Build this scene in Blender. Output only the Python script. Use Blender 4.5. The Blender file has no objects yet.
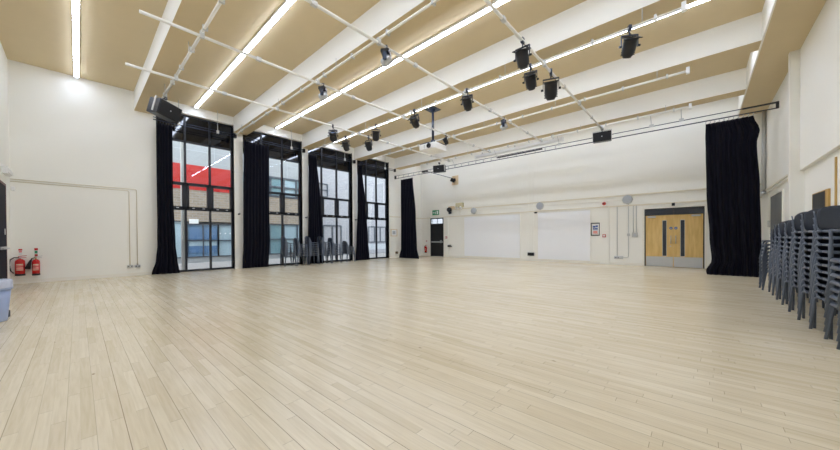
import bpy, bmesh, math, random
from mathutils import Vector, Matrix
random.seed(7)
PI = math.pi
SC = bpy.context.scene
COL = SC.collection

# ------------------------------------------------------------------ helpers
def lin(c):
    return tuple((v/255/12.92 if v/255 <= .04045 else ((v/255+.055)/1.055)**2.4) for v in c) + (1,)

class MB:
    """collects simple shapes into one mesh"""
    def __init__(s): s.bm = bmesh.new()
    def box(s, x0, x1, y0, y1, z0, z1, mi=0, M=None):
        vs = [s.bm.verts.new((x, y, z)) for z in (z0, z1) for y in (y0, y1) for x in (x0, x1)]
        if M is not None:
            for v in vs: v.co = M @ v.co
        for f in ((0,2,3,1),(4,5,7,6),(0,1,5,4),(2,6,7,3),(0,4,6,2),(1,3,7,5)):
            fc = s.bm.faces.new([vs[i] for i in f]); fc.material_index = mi
        return s
    def cyl(s, p0, p1, r, n=12, r2=None, mi=0, M=None):
        p0, p1 = Vector(p0), Vector(p1); r2 = r if r2 is None else r2
        d = (p1-p0).normalized()
        a = d.orthogonal().normalized(); b = d.cross(a)
        R = [[], []]
        for k in range(n):
            t = 2*PI*k/n; o = a*math.cos(t)+b*math.sin(t)
            for i, (p, q) in enumerate(((p0, r), (p1, r2))):
                c = p+o*q
                R[i].append(s.bm.verts.new(M @ c if M is not None else c))
        for k in range(n):
            f = s.bm.faces.new((R[0][k], R[0][(k+1) % n], R[1][(k+1) % n], R[1][k])); f.smooth = True; f.material_index = mi
        for c, rev in ((R[0], True), (R[1], False)):
            f = s.bm.faces.new(list(reversed(c)) if rev else c); f.material_index = mi
        return s
    def tube(s, pts, r, n=8, mi=0):
        pts = [Vector(p) for p in pts]
        rings = []; up = None
        for i, p in enumerate(pts):
            d = (pts[min(i+1, len(pts)-1)]-pts[max(i-1, 0)]).normalized()
            a = d.orthogonal().normalized() if up is None else (up-d*up.dot(d)).normalized()
            up = a; b = d.cross(a)
            rings.append([s.bm.verts.new(p+(a*math.cos(2*PI*k/n)+b*math.sin(2*PI*k/n))*r) for k in range(n)])
        for q in range(len(rings)-1):
            for k in range(n):
                f = s.bm.faces.new((rings[q][k], rings[q][(k+1) % n], rings[q+1][(k+1) % n], rings[q+1][k])); f.smooth = True; f.material_index = mi
        s.bm.faces.new(list(reversed(rings[0]))); s.bm.faces.new(rings[-1])
        return s
    def lathe(s, prof, n=24, M=None, mi=0):
        """profile of (r, z) revolved round z; M places it"""
        M = M or Matrix()
        rings = []
        for r, z in prof:
            if r < 1e-6: rings.append([s.bm.verts.new(M @ Vector((0, 0, z)))])
            else: rings.append([s.bm.verts.new(M @ Vector((r*math.cos(2*PI*k/n), r*math.sin(2*PI*k/n), z))) for k in range(n)])
        for a, b in zip(rings, rings[1:]):
            for k in range(n):
                if len(a) == 1 and len(b) == 1: continue
                if len(a) == 1: f = s.bm.faces.new((a[0], b[(k+1) % n], b[k]))
                elif len(b) == 1: f = s.bm.faces.new((a[k], a[(k+1) % n], b[0]))
                else: f = s.bm.faces.new((a[k], a[(k+1) % n], b[(k+1) % n], b[k]))
                f.smooth = True; f.material_index = mi
        return s
    def prism(s, poly, z0, z1, M=None, mi=0):
        """2-D polygon (x, z) pushed along y from z0 to z1"""
        A = [s.bm.verts.new((x, z0, z)) for x, z in poly]; B = [s.bm.verts.new((x, z1, z)) for x, z in poly]
        if M is not None:
            for v in A+B: v.co = M @ v.co
        n = len(poly)
        fs = [s.bm.faces.new(A), s.bm.faces.new(list(reversed(B)))]
        for k in range(n): fs.append(s.bm.faces.new((A[k], B[k], B[(k+1) % n], A[(k+1) % n])))
        for f in fs: f.material_index = mi
        return s
    def shell(s, P, t, mi=0, smooth=True):
        """grid of points P[i][j] thickened to a closed sheet of thickness t"""
        ni, nj = len(P), len(P[0])
        P = [[Vector(p) for p in row] for row in P]
        def nrm(i, j):
            a = P[min(i+1, ni-1)][j]-P[max(i-1, 0)][j]; b = P[i][min(j+1, nj-1)]-P[i][max(j-1, 0)]
            n = a.cross(b); return n.normalized() if n.length > 1e-12 else Vector((0, 0, 1))
        F = [[s.bm.verts.new(P[i][j]+nrm(i, j)*t/2) for j in range(nj)] for i in range(ni)]
        B = [[s.bm.verts.new(P[i][j]-nrm(i, j)*t/2) for j in range(nj)] for i in range(ni)]
        def q(*v):
            f = s.bm.faces.new(v); f.smooth = smooth; f.material_index = mi; return f
        for i in range(ni-1):
            for j in range(nj-1):
                q(F[i][j], F[i+1][j], F[i+1][j+1], F[i][j+1]); q(B[i][j], B[i][j+1], B[i+1][j+1], B[i+1][j])
        for i in range(ni-1):
            q(F[i][0], B[i][0], B[i+1][0], F[i+1][0]).smooth = False; q(F[i][-1], F[i+1][-1], B[i+1][-1], B[i][-1]).smooth = False
        for j in range(nj-1):
            q(F[0][j], F[0][j+1], B[0][j+1], B[0][j]).smooth = False; q(F[-1][j], B[-1][j], B[-1][j+1], F[-1][j+1]).smooth = False
        return s
    def build(s, name, mats, parent=None, bevel=0, loc=None):
        bmesh.ops.recalc_face_normals(s.bm, faces=s.bm.faces[:])
        me = bpy.data.meshes.new(name); s.bm.to_mesh(me); s.bm.free()
        for m in (mats if isinstance(mats, (list, tuple)) else [mats]): me.materials.append(m)
        o = bpy.data.objects.new(name, me); COL.objects.link(o)
        if parent: o.parent = parent
        if loc: o.location = loc
        if bevel:
            b = o.modifiers.new('Bevel', 'BEVEL'); b.width = bevel; b.segments = 2; b.limit_method = 'ANGLE'
        return o

def tag(o, label=None, cat=None, group=None, kind=None):
    if label: o['label'] = label
    if cat: o['category'] = cat
    if group: o['group'] = group
    if kind: o['kind'] = kind
    return o

def thing(name, label, cat, loc=(0, 0, 0), rotz=0, group=None):
    o = bpy.data.objects.new(name, None); COL.objects.link(o)
    o.empty_display_size = .2
    o.location = loc; o.rotation_euler = (0, 0, rotz)
    return tag(o, label, cat, group)

def struct(o): return tag(o, kind='structure')
KIDS = {}
def dup(root, loc, rotz, label, group=None):
    r = root.copy(); COL.objects.link(r); r.location = loc; r.rotation_euler = (0, 0, rotz)
    tag(r, label, None, group)
    for ch in root.children:
        c = ch.copy(); COL.objects.link(c); c.parent = r
        for g in ch.children:
            d = g.copy(); COL.objects.link(d); d.parent = c
    return r
ORD = ['zeroth', 'first', 'second', 'third', 'fourth', 'fifth', 'sixth', 'seventh', 'eighth', 'ninth', 'tenth', 'eleventh', 'twelfth', 'thirteenth']

# ------------------------------------------------------------------ materials
def new_mat(name):
    m = bpy.data.materials.new(name); m.use_nodes = True
    return m, m.node_tree.nodes, m.node_tree.links, m.node_tree.nodes['Principled BSDF']
def mat(name, rgb, rough=.6, metal=0, var=.06, scale=6, bump=0, spec=.5, coat=0):
    """plain paint or plastic with a faint procedural unevenness"""
    m, N, L, B = new_mat(name)
    tc = N.new('ShaderNodeTexCoord'); nz = N.new('ShaderNodeTexNoise'); nz.inputs['Scale'].default_value = scale; nz.inputs['Detail'].default_value = 4
    L.new(tc.outputs['Object'], nz.inputs['Vector'])
    mx = N.new('ShaderNodeMix'); mx.data_type = 'RGBA'
    c = lin(rgb)
    mx.inputs[6].default_value = tuple(max(0, v*(1-var)) for v in c[:3])+(1,)
    mx.inputs[7].default_value = tuple(min(1, v*(1+var)) for v in c[:3])+(1,)
    L.new(nz.outputs['Fac'], mx.inputs[0]); L.new(mx.outputs[2], B.inputs['Base Color'])
    B.inputs['Roughness'].default_value = rough; B.inputs['Metallic'].default_value = metal
    B.inputs['Specular IOR Level'].default_value = spec
    if bump:
        bp = N.new('ShaderNodeBump'); bp.inputs['Strength'].default_value = bump; bp.inputs['Distance'].default_value = .01
        n2 = N.new('ShaderNodeTexNoise'); n2.inputs['Scale'].default_value = 60; L.new(tc.outputs['Object'], n2.inputs['Vector'])
        L.new(n2.outputs['Fac'], bp.inputs['Height']); L.new(bp.outputs[0], B.inputs['Normal'])
    return m
def emit(name, rgb, strength):
    m, N, L, B = new_mat(name)
    B.inputs['Base Color'].default_value = (.9, .9, .9, 1)
    B.inputs['Emission Color'].default_value = rgb+(1,); B.inputs['Emission Strength'].default_value = strength
    return m
def glass(name, tint=(.94, .97, .98), ior=1.45):
    m, N, L, B = new_mat(name); N.remove(B)
    out = N['Material Output']
    tr = N.new('ShaderNodeBsdfTransparent'); tr.inputs[0].default_value = tint+(1,)
    gl = N.new('ShaderNodeBsdfGlossy'); gl.inputs['Roughness'].default_value = .0
    fr = N.new('ShaderNodeFresnel'); fr.inputs['IOR'].default_value = ior
    mx = N.new('ShaderNodeMixShader')
    L.new(fr.outputs[0], mx.inputs[0]); L.new(tr.outputs[0], mx.inputs[1]); L.new(gl.outputs[0], mx.inputs[2]); L.new(mx.outputs[0], out.inputs[0])
    return m

def floor_mat():
    m, N, L, B = new_mat('maple_boards')
    def math_(op, a, b=None):
        n = N.new('ShaderNodeMath'); n.operation = op
        for i, v in enumerate((a, b)):
            if v is None: continue
            if isinstance(v, (int, float)): n.inputs[i].default_value = v
            else: L.new(v, n.inputs[i])
        return n.outputs[0]
    tc = N.new('ShaderNodeTexCoord'); sp = N.new('ShaderNodeSeparateXYZ'); L.new(tc.outputs['Object'], sp.inputs[0])
    X, Y = sp.outputs[0], sp.outputs[1]
    BW = .0655
    ry = math_('DIVIDE', Y, BW); row = math_('FLOOR', ry); fy = math_('FRACT', ry)
    wn = N.new('ShaderNodeTexWhiteNoise'); wn.noise_dimensions = '1D'; L.new(row, wn.inputs['W'])
    xs = math_('ADD', math_('DIVIDE', X, .95), math_('MULTIPLY', wn.outputs['Value'], 17.0))
    colx = math_('FLOOR', xs); fx = math_('FRACT', xs)
    cb = N.new('ShaderNodeCombineXYZ'); L.new(row, cb.inputs[0]); L.new(colx, cb.inputs[1])
    w2 = N.new('ShaderNodeTexWhiteNoise'); w2.noise_dimensions = '2D'; L.new(cb.outputs[0], w2.inputs['Vector'])
    ramp = N.new('ShaderNodeValToRGB'); L.new(w2.outputs['Value'], ramp.inputs[0])
    e = ramp.color_ramp.elements
    e[0].color = lin((219, 206, 177)); e[1].color = lin((232, 221, 197)); e[0].position = 0
    e.new(.12).color = lin((222, 209, 182)); e.new(.55).color = lin((227, 215, 189))
    # grain
    mp = N.new('ShaderNodeMapping'); mp.inputs['Scale'].default_value = (2.2, 38, 1)
    ofs = N.new('ShaderNodeVectorMath'); ofs.operation = 'ADD'; L.new(tc.outputs['Object'], ofs.inputs[0])
    cs = N.new('ShaderNodeCombineXYZ'); L.new(math_('MULTIPLY', w2.outputs['Value'], 9.0), cs.inputs[0]); L.new(cs.outputs[0], ofs.inputs[1])
    L.new(ofs.outputs[0], mp.inputs[0])
    gn = N.new('ShaderNodeTexNoise'); gn.inputs['Scale'].default_value = 1.4; gn.inputs['Detail'].default_value = 6; L.new(mp.outputs[0], gn.inputs['Vector'])
    gr = N.new('ShaderNodeValToRGB'); L.new(gn.outputs['Fac'], gr.inputs[0])
    gr.color_ramp.elements[0].color = (.93, .91, .87, 1); gr.color_ramp.elements[1].color = (1.03, 1.03, 1.03, 1)
    gr.color_ramp.elements[0].position = .3; gr.color_ramp.elements[1].position = .62
    m1 = N.new('ShaderNodeMix'); m1.data_type = 'RGBA'; m1.blend_type = 'MULTIPLY'; m1.inputs[0].default_value = 1
    L.new(ramp.outputs[0], m1.inputs[6]); L.new(gr.outputs[0], m1.inputs[7])
    # knots
    vo = N.new('ShaderNodeTexVoronoi'); vo.inputs['Scale'].default_value = 1.5
    mp2 = N.new('ShaderNodeMapping'); mp2.inputs['Scale'].default_value = (1.0, 2.0, 1); L.new(tc.outputs['Object'], mp2.inputs[0]); L.new(mp2.outputs[0], vo.inputs['Vector'])
    kn = N.new('ShaderNodeMapRange'); kn.inputs[1].default_value = .014; kn.inputs[2].default_value = .04; kn.inputs[3].default_value = .75; kn.inputs[4].default_value = 0
    L.new(vo.outputs['Distance'], kn.inputs[0])
    m2 = N.new('ShaderNodeMix'); m2.data_type = 'RGBA'; L.new(kn.outputs[0], m2.inputs[0]); L.new(m1.outputs[2], m2.inputs[6]); m2.inputs[7].default_value = lin((120, 92, 66))
    # large patches of wear
    pn = N.new('ShaderNodeTexNoise'); pn.inputs['Scale'].default_value = .55; pn.inputs['Detail'].default_value = 3; L.new(tc.outputs['Object'], pn.inputs['Vector'])
    pr = N.new('ShaderNodeValToRGB'); L.new(pn.outputs['Fac'], pr.inputs[0])
    pr.color_ramp.elements[0].color = (.94, .92, .88, 1); pr.color_ramp.elements[0].position = .35; pr.color_ramp.elements[1].position = .65
    m3 = N.new('ShaderNodeMix'); m3.data_type = 'RGBA'; m3.blend_type = 'MULTIPLY'; m3.inputs[0].default_value = 1; L.new(m2.outputs[2], m3.inputs[6]); L.new(pr.outputs[0], m3.inputs[7])
    # joints: every other joint is wider and darker
    odd = math_('MODULO', math_('ABSOLUTE', row), 2.0)
    wid = math_('ADD', .010, math_('MULTIPLY', odd, .04))
    j1 = math_('LESS_THAN', fy, wid)
    j1 = math_('MULTIPLY', j1, math_('ADD', .25, math_('MULTIPLY', math_('MULTIPLY', odd, wn.outputs['Value']), .75)))
    j2 = math_('MULTIPLY', math_('LESS_THAN', fx, .0035), .55)
    jj = math_('MAXIMUM', j1, j2)
    m4 = N.new('ShaderNodeMix'); m4.data_type = 'RGBA'; L.new(jj, m4.inputs[0]); L.new(m3.outputs[2], m4.inputs[6]); m4.inputs[7].default_value = lin((128, 106, 80))
    L.new(m4.outputs[2], B.inputs['Base Color'])
    rr = N.new('ShaderNodeMapRange'); rr.inputs[3].default_value = .24; rr.inputs[4].default_value = .26; L.new(pn.outputs['Fac'], rr.inputs[0]); L.new(rr.outputs[0], B.inputs['Roughness'])
    B.inputs['Specular IOR Level'].default_value = .5
    bp = N.new('ShaderNodeBump'); bp.inputs['Strength'].default_value = .12; bp.inputs['Distance'].default_value = .004; bp.invert = True
    L.new(jj, bp.inputs['Height']); L.new(bp.outputs[0], B.inputs['Normal'])
    return m

def brick_mat(name, c1, c2, mortar):
    m, N, L, B = new_mat(name)
    tc = N.new('ShaderNodeTexCoord'); sp = N.new('ShaderNodeSeparateXYZ'); L.new(tc.outputs['Object'], sp.inputs[0])
    cb = N.new('ShaderNodeCombineXYZ'); L.new(sp.outputs[1], cb.inputs[0]); L.new(sp.outputs[2], cb.inputs[1])
    b = N.new('ShaderNodeTexBrick'); L.new(cb.outputs[0], b.inputs['Vector'])
    b.inputs['Color1'].default_value = lin(c1); b.inputs['Color2'].default_value = lin(c2); b.inputs['Mortar'].default_value = lin(mortar)
    b.inputs['Scale'].default_value = 1; b.inputs['Brick Width'].default_value = .32; b.inputs['Row Height'].default_value = .13; b.inputs['Mortar Size'].default_value = .012
    L.new(b.outputs['Color'], B.inputs['Base Color']); B.inputs['Roughness'].default_value = .85
    return m

def fabric_mat(name, rgb):
    m, N, L, B = new_mat(name)
    tc = N.new('ShaderNodeTexCoord'); nz = N.new('ShaderNodeTexNoise'); nz.inputs['Scale'].default_value = 180; L.new(tc.outputs['Object'], nz.inputs['Vector'])
    r = N.new('ShaderNodeValToRGB'); L.new(nz.outputs['Fac'], r.inputs[0])
    c = lin(rgb); r.color_ramp.elements[0].color = tuple(v*.85 for v in c[:3])+(1,); r.color_ramp.elements[1].color = tuple(v*1.25 for v in c[:3])+(1,)
    L.new(r.outputs[0], B.inputs['Base Color']); B.inputs['Roughness'].default_value = .95
    B.inputs['Specular IOR Level'].default_value = .08; B.inputs['Sheen Weight'].default_value = .04
    return m

def wood_mat(name, c1, c2, stretch=(1, 1, .12)):
    m, N, L, B = new_mat(name)
    tc = N.new('ShaderNodeTexCoord'); mp = N.new('ShaderNodeMapping'); mp.inputs['Scale'].default_value = stretch; L.new(tc.outputs['Object'], mp.inputs[0])
    nz = N.new('ShaderNodeTexNoise'); nz.inputs['Scale'].default_value = 14; nz.inputs['Detail'].default_value = 5; nz.inputs['Distortion'].default_value = .4; L.new(mp.outputs[0], nz.inputs['Vector'])
    r = N.new('ShaderNodeValToRGB'); r.color_ramp.elements[0].position = .35; r.color_ramp.elements[1].position = .65
    r.color_ramp.elements[0].color = lin(c1); r.color_ramp.elements[1].color = lin(c2)
    L.new(nz.outputs['Fac'], r.inputs[0]); L.new(r.outputs[0], B.inputs['Base Color']); B.inputs['Roughness'].default_value = .4
    return m

M_WALL = mat('cream_wall_paint', (245, 243, 235), .75, var=.012, scale=1.2, bump=.03)
M_TAN = mat('tan_ceiling_paint', (212, 193, 156), .85, var=.03, scale=3)
M_FLOOR = floor_mat()
M_TRIM = mat('cream_trim_gloss', (240, 236, 225), .45, var=.02)
M_RAIL = mat('cream_trunking', (230, 222, 202), .5, var=.02)
M_FRAME = mat('charcoal_window_aluminium', (26, 30, 38), .4, var=.05)
M_GLASS = glass('window_glass')
M_DARKGLASS = mat('dark_spandrel_glass', (13, 15, 22), .06, var=.03, spec=.5)
M_CURTAIN = fabric_mat('black_wool_serge', (17, 17, 27))
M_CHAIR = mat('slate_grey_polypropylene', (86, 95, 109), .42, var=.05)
M_CHAIRB = mat('shaded_slate_polypropylene', (52, 58, 70), .38, var=.05)  # same plastic as the legs, shade on the backs put into the colour
M_BLACK = mat('black_powder_coat', (20, 21, 27), .4, var=.1)
M_BLACKG = mat('black_grille', (12, 12, 16), .7, var=.2, scale=200)
M_NAVYG = mat('dark_blue_grey_metal', (44, 52, 70), .32, metal=.3, var=.08)
M_STEEL = mat('brushed_steel', (196, 199, 203), .35, metal=.85, var=.05)
M_ALU = mat('pale_painted_pipe', (240, 237, 228), .42, var=.02)
M_GALV = mat('galvanised_conduit', (200, 200, 197), .5, metal=.1, var=.04)
M_WHITE = mat('white_plastic', (238, 238, 236), .4, var=.01)
M_BOARD = mat('white_board_surface', (247, 248, 251), .5, var=.01, scale=2)
M_GREY = mat('grey_speaker_cloth', (178, 182, 188), .7, var=.04)
M_LEDS = [emit('led_diffuser', (.86, .98, 1.23), v) for v in (23.5, 25.5, 27, 29, 25, 16)]
M_RED = mat('extinguisher_red', (196, 26, 24), .25, var=.04)
M_REDP = mat('red_plastic', (186, 52, 40), .4, var=.03)
M_RUBBER = mat('black_rubber', (16, 16, 18), .6)
M_YELLOWL = mat('cream_label', (226, 198, 170), .5)
M_PINKL = mat('pink_label', (236, 150, 140), .5)
M_GREEN = mat('safety_green', (40, 140, 92), .4, var=.02)
M_BLUE = mat('mandatory_blue', (36, 84, 160), .4, var=.02)
M_MAPLE = wood_mat('maple_door_veneer', (214, 177, 106), (230, 196, 128))
M_PINE = wood_mat('pine_timber', (190, 150, 82), (212, 176, 106))
M_PLY = wood_mat('pale_plywood', (214, 190, 150), (230, 208, 172))
M_DOORBLK = mat('black_door_paint', (18, 19, 25), .45, var=.05)
M_DOORGRY = mat('grey_door_paint', (84, 87, 92), .5, var=.04)
M_MAROON = mat('maroon_frame_paint', (82, 18, 22), .45)
M_BIN = mat('pale_blue_plastic', (158, 172, 204), .35, var=.03)
M_LINER = mat('translucent_bin_liner', (196, 202, 220), .3, var=.1, scale=30)
M_PROJ = mat('pale_projector_plastic', (246, 245, 242), .45, var=.02)
M_LENS = mat('lens_glass', (120, 140, 170), .05, var=.05)
M_BEIGE = mat('beige_metal', (206, 196, 160), .5)
M_BRICK = brick_mat('buff_brick', (160, 142, 122), (142, 128, 114), (160, 156, 152))
M_BRICKW = brick_mat('white_brick', (166, 165, 170), (158, 157, 162), (150, 150, 155))
M_REDPANEL = mat('red_cladding', (176, 30, 27), .5, var=.05, scale=1)
M_RENDER = mat('pale_grey_render', (158, 160, 162), .85, var=.03, scale=1)
M_PAVE = mat('pale_paving', (162, 158, 156), .85, var=.05, scale=2)
M_OUTFRAME = mat('grey_outside_frame', (70, 76, 86), .5)
M_OUTGLASS = mat('teal_outside_glass', (120, 150, 158), .15, var=.2, scale=.8)
M_OUTBLUE = mat('blue_outside_glass', (112, 142, 172), .15, var=.25, scale=.9)
M_OUTPALE = mat('pale_outside_glass', (166, 186, 196), .15, var=.2, scale=.9)
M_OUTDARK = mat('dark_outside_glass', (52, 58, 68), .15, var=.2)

# ------------------------------------------------------------------ room dimensions
XL, XR, XRL, YN, YF, ZC = -14.0, 1.69, 1.76, -1.24, 15.65, 6.15
XW = -14.15                       # inner face of the window frames
BEAMY = [1.30, 4.27, 7.18, 10.16, 13.20]; BW, BZ = .49, 5.52
WIN = [(1.86, 4.27, [2.70, 3.48]), (4.60, 7.17, [5.40, 6.30]), (7.47, 10.03, [8.30, 9.17]), (10.34, 12.70, [11.11, 11.87])]
ZHEAD = 5.82

struct(MB().box(XL-.35, XRL+.15, YN-.15, YF+.15, -.15, 0).build('floor', M_FLOOR))
struct(MB().box(XL-.35, XRL+.15, YN-.15, YF+.15, ZC, ZC+.15).build('ceiling', M_TAN))
# window wall: solid bits between the openings
w = MB(); yprev = YN-.15
for y0, y1, _ in WIN:
    w.box(XL-.3, XL, yprev, y0, 0, ZC); w.box(XL-.3, XL, y0, y1, ZHEAD, ZC); yprev = y1
w.box(XL-.3, XL, yprev, YF+.15, 0, ZC)
struct(w.build('wall_left', M_WALL))
# far wall with openings for the two doors
w = MB()
def wall_x(w, y0, y1, holes, x0, x1):
    xp = x0
    for a, b, z in holes:
        w.box(xp, a, y0, y1, 0, ZC); w.box(a, b, y0, y1, z, ZC); xp = b
    w.box(xp, x1, y0, y1, 0, ZC)
wall_x(w, YF, YF+.15, [(-13.17, -12.10, 2.50), (-1.68, .20, 2.36)], XL, XRL)
w.box(-3.28, -2.92, YF-.05, YF, 0, 2.50)
w.box(-11.90, -11.72, YF-.04, YF, 0, 2.50)
struct(w.build('wall_far', M_WALL))
w = MB()
wall_x(w, YN-.15, YN, [(-13.35, -12.05, 2.66)], XL, XRL)
struct(w.build('wall_near', M_WALL))
# right wall: upper part stands proud of the lower part, with one fin-like pier
w = MB()
w.box(XR, XRL+.15, YN, YF, 2.68, ZC); w.box(XRL, XRL+.15, YN, YF, 0, 2.68)
w.box(1.535, XRL, 10.93, 11.08, 0, 5.4)
struct(w.build('wall_right', M_WALL))
struct(MB().box(XR-.004, XRL, YN, 10.93, 2.668, 2.68).box(XR-.004, XRL, 11.08, YF, 2.668, 2.68).build('trim_16', M_TRIM))
# ceiling beams and the bulkhead: cream sides, tan undersides
def beam(name, x0, x1, y0, y1, z0, z1):
    o = MB().box(x0, x1, y0, y1, z0+.004, z1).box(x0, x1, y0+.002, y1-.002, z0, z0+.003, mi=1).build(name, [M_WALL, M_TAN]); return struct(o)
for i, y in enumerate(BEAMY): beam('trim_%d' % (i+1), XL, 1.03, y, y+BW, BZ, ZC)
beam('trim_6', 1.03, XR, YN, YF, 5.40, ZC)
struct(MB().box(1.005, 1.03, YN, YF, 5.395, 5.43).build('trim_7', M_TRIM))
# pilasters under the beams on the window wall
for i, (y, y2) in enumerate(((4.27, 4.60), (7.17, 7.47), (10.03, 10.34))):
    struct(MB().box(XL, XL+.03, y, y2, 0, BZ).build('trim_%d' % (8+i), M_WALL))
# skirting
struct(MB().box(XL, XL+.018, YN, WIN[0][0], 0, .10).build('baseboard_left', M_TRIM))
b = MB(); b.box(XL, -13.17, YF-.018, YF, 0, .10).box(-12.10, -11.9, YF-.018, YF, 0, .10).box(-11.72, -3.28, YF-.018, YF, 0, .10).box(-2.92, -1.74, YF-.018, YF, 0, .10).box(.26, XRL, YF-.018, YF, 0, .10)
struct(b.build('baseboard_far', M_TRIM))
struct(MB().box(XRL-.018, XRL, YN, 10.9, 0, .10).build('baseboard_right', M_TRIM))

# ------------------------------------------------------------------ windows
ZB, ZT0, ZT1 = 4.84, 2.32, 3.30
for wi, (y0, y1, mull) in enumerate(WIN):
    root = thing('window_%d' % (wi+1), None, None, (XW, y0, 0)); root['kind'] = 'structure'
    W = y1-y0; d0, d1 = -.10, 0
    f = MB()
    f.box(d0, d1, 0, .055, 0, ZHEAD).box(d0, d1, W-.055, W, 0, ZHEAD)
    f.box(d0, d1, 0, W, 0, .07).box(d0, d1, 0, W, ZHEAD-.05, ZHEAD).box(d0, d1, 0, W, ZB-.03, ZB+.03)
    f.box(d0, d1, 0, W, ZT1-.035, ZT1+.02).box(d0, d1, 0, W, ZT0-.03, ZT0+.045)
    edges = [0]+[m-y0 for m in mull]+[W]
    for m in edges[1:-1]: f.box(d0, d1, m-.032, m+.032, .07, ZHEAD-.05)
    # reveal returns
    f.box(.0, .15, -.004, 0, 0, ZHEAD).box(.0, .15, W, W+.004, 0, ZHEAD)
    f.build('window_frame', M_FRAME, root)
    for a, b in zip(edges, edges[1:]):
        a2, b2 = a+.03, b-.03
        MB().box(-.06, -.05, a2, b2, .06, ZT0).build('pane', M_GLASS, root)
        MB().box(-.06, -.05, a2, b2, ZT1, ZB).build('pane', M_GLASS, root)
        MB().box(-.07, -.04, a2, b2, ZB+.02, ZHEAD-.04).build('spandrel_panel', M_DARKGLASS, root)
        c = MB(); t = .075
        c.box(-.085, .02, a2, a2+t, ZT0+.03, ZT1-.03).box(-.085, .02, b2-t, b2, ZT0+.03, ZT1-.03)
        c.box(-.085, .02, a2, b2, ZT0+.03, ZT0+.03+t).box(-.085, .02, a2, b2, ZT1-.03-.06, ZT1-.03)
        co = c.build('casement', M_FRAME, root)
        MB().box(-.05, -.04, a2+t, b2-t, ZT0+.1, ZT1-.08).build('pane', M_GLASS, co)
        for q in (.28, .72):
            yy = a2+(b2-a2)*q
            MB().box(.02, .05, yy-.035, yy+.035, ZT0+.035, ZT0+.06).build('window_stay', M_STEEL, co)

# ------------------------------------------------------------------ doors of the room
# far double doors
d = thing('door_1', None, None, (-.74, YF, 0)); d['kind'] = 'structure'
f = MB(); f.box(-.99, -.92, -.03, .12, 0, 2.40).box(.90, .97, -.03, .12, 0, 2.40).box(-.92, .90, -.03, .12, 2.33, 2.40)
f.build('door_lining', M_TRIM, d)
f = MB(); f.box(-.92, -.885, 0, .10, 0, 2.33).box(.865, .90, 0, .10, 0, 2.33).box(-.885, .865, 0, .10, 2.295, 2.33).box(-.885, .865, 0, .10, 2.06, 2.09)
f.build('door_frame', M_FRAME, d)
MB().box(-.02, .02, .0, .09, 2.09, 2.295).build('transom_bar', M_FRAME, d)
for a, b in ((-.885, -.02), (.02, .865)): MB().box(a, b, .05, .06, 2.09, 2.295).build('transom_pane', M_OUTDARK, d)
for s in (-1, 1):
    x0, x1 = (-.882, -.003) if s < 0 else (.003, .862)
    v0, v1 = (-.345, -.205) if s < 0 else (.205, .345)
    lf = MB()
    lf.box(x0, x1, .02, .065, 0.008, .42).box(x0, x1, .02, .065, 1.85, 2.055).box(x0, v0, .02, .065, .42, 1.85).box(v1, x1, .02, .065, .42, 1.85)
    lo = lf.build('door_leaf', M_MAPLE, d)
    MB().box(x0+.01, x1-.01, .014, .02, .01, .40).build('kick_plate', M_STEEL, lo)
    g = MB(); g.box(v0, v0+.012, .012, .07, .42, 1.85).box(v1-.012, v1, .012, .07, .42, 1.85).box(v0, v1, .012, .07, .42, .435).box(v0, v1, .012, .07, 1.835, 1.85)
    g.build('vision_frame', M_STEEL, lo)
    MB().box(v0+.012, v1-.012, .035, .045, .435, 1.835).build('vision_pane', M_OUTDARK, lo)
    hx = s*.075
    MB().cyl((hx, -.03, .92), (hx, -.03, 1.24), .011).cyl((hx, -.03, .95), (hx, .02, .95), .009).cyl((hx, -.03, 1.21), (hx, .02, 1.21), .009).build('pull_handle', M_STEEL, lo)
    sg = MB().cyl((hx, .014, 1.53), (hx, .02, 1.53), .052, 20).build('door_sign', M_BLUE, lo)
    MB().box(hx-.03, hx+.03, .011, .014, 1.522, 1.538).build('sign_mark', M_WHITE, sg)
    cx = x0+.2 if s < 0 else x1-.2
    MB().box(cx-.13, cx+.13, -.045, .02, 1.965, 2.03).build('door_closer', M_STEEL, lo, bevel=.006)
MB().box(-.025, .025, .066, .09, .01, 2.06).build('meeting_stop', M_MAPLE, d)
MB().box(-.92, .90, .121, .14, 0, 2.36).build('sky_blocking_sheet', M_OUTDARK, d)
MB().cyl((-.09, .012, .82), (-.09, .02, .82), .022, 16).build('lock_cylinder', M_STEEL, d)
# dark sheet added behind the doors to block the sky
# far left exit door
d = thing('door_2', None, None, (-12.635, YF, 0)); d['kind'] = 'structure'
f = MB(); f.box(-.535, -.48, -.02, .12, 0, 2.50).box(.48, .535, -.02, .12, 0, 2.50).box(-.48, .48, -.02, .12, 2.44, 2.50).box(-.48, .48, 0, .10, 2.09, 2.13)
f.build('door_frame', M_DOORBLK, d)
lo = MB().box(-.475, .475, .02, .065, .01, 2.09).build('door_leaf', M_DOORBLK, d)
MB().box(-.46, .46, -.02, .02, .90, .985).cyl((-.46, -.035, .94), (.46, -.035, .94), .018).box(.30, .40, -.06, .02, .88, 1.06).build('push_bar', M_STEEL, lo)
for a, b in ((-.475, -.008), (.008, .475)): MB().box(a, b, .04, .05, 2.13, 2.44).build('transom_pane', M_GLASS, d)
MB().box(-.008, .008, .03, .06, 2.13, 2.44).build('transom_bar', M_DOORBLK, d)
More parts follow.
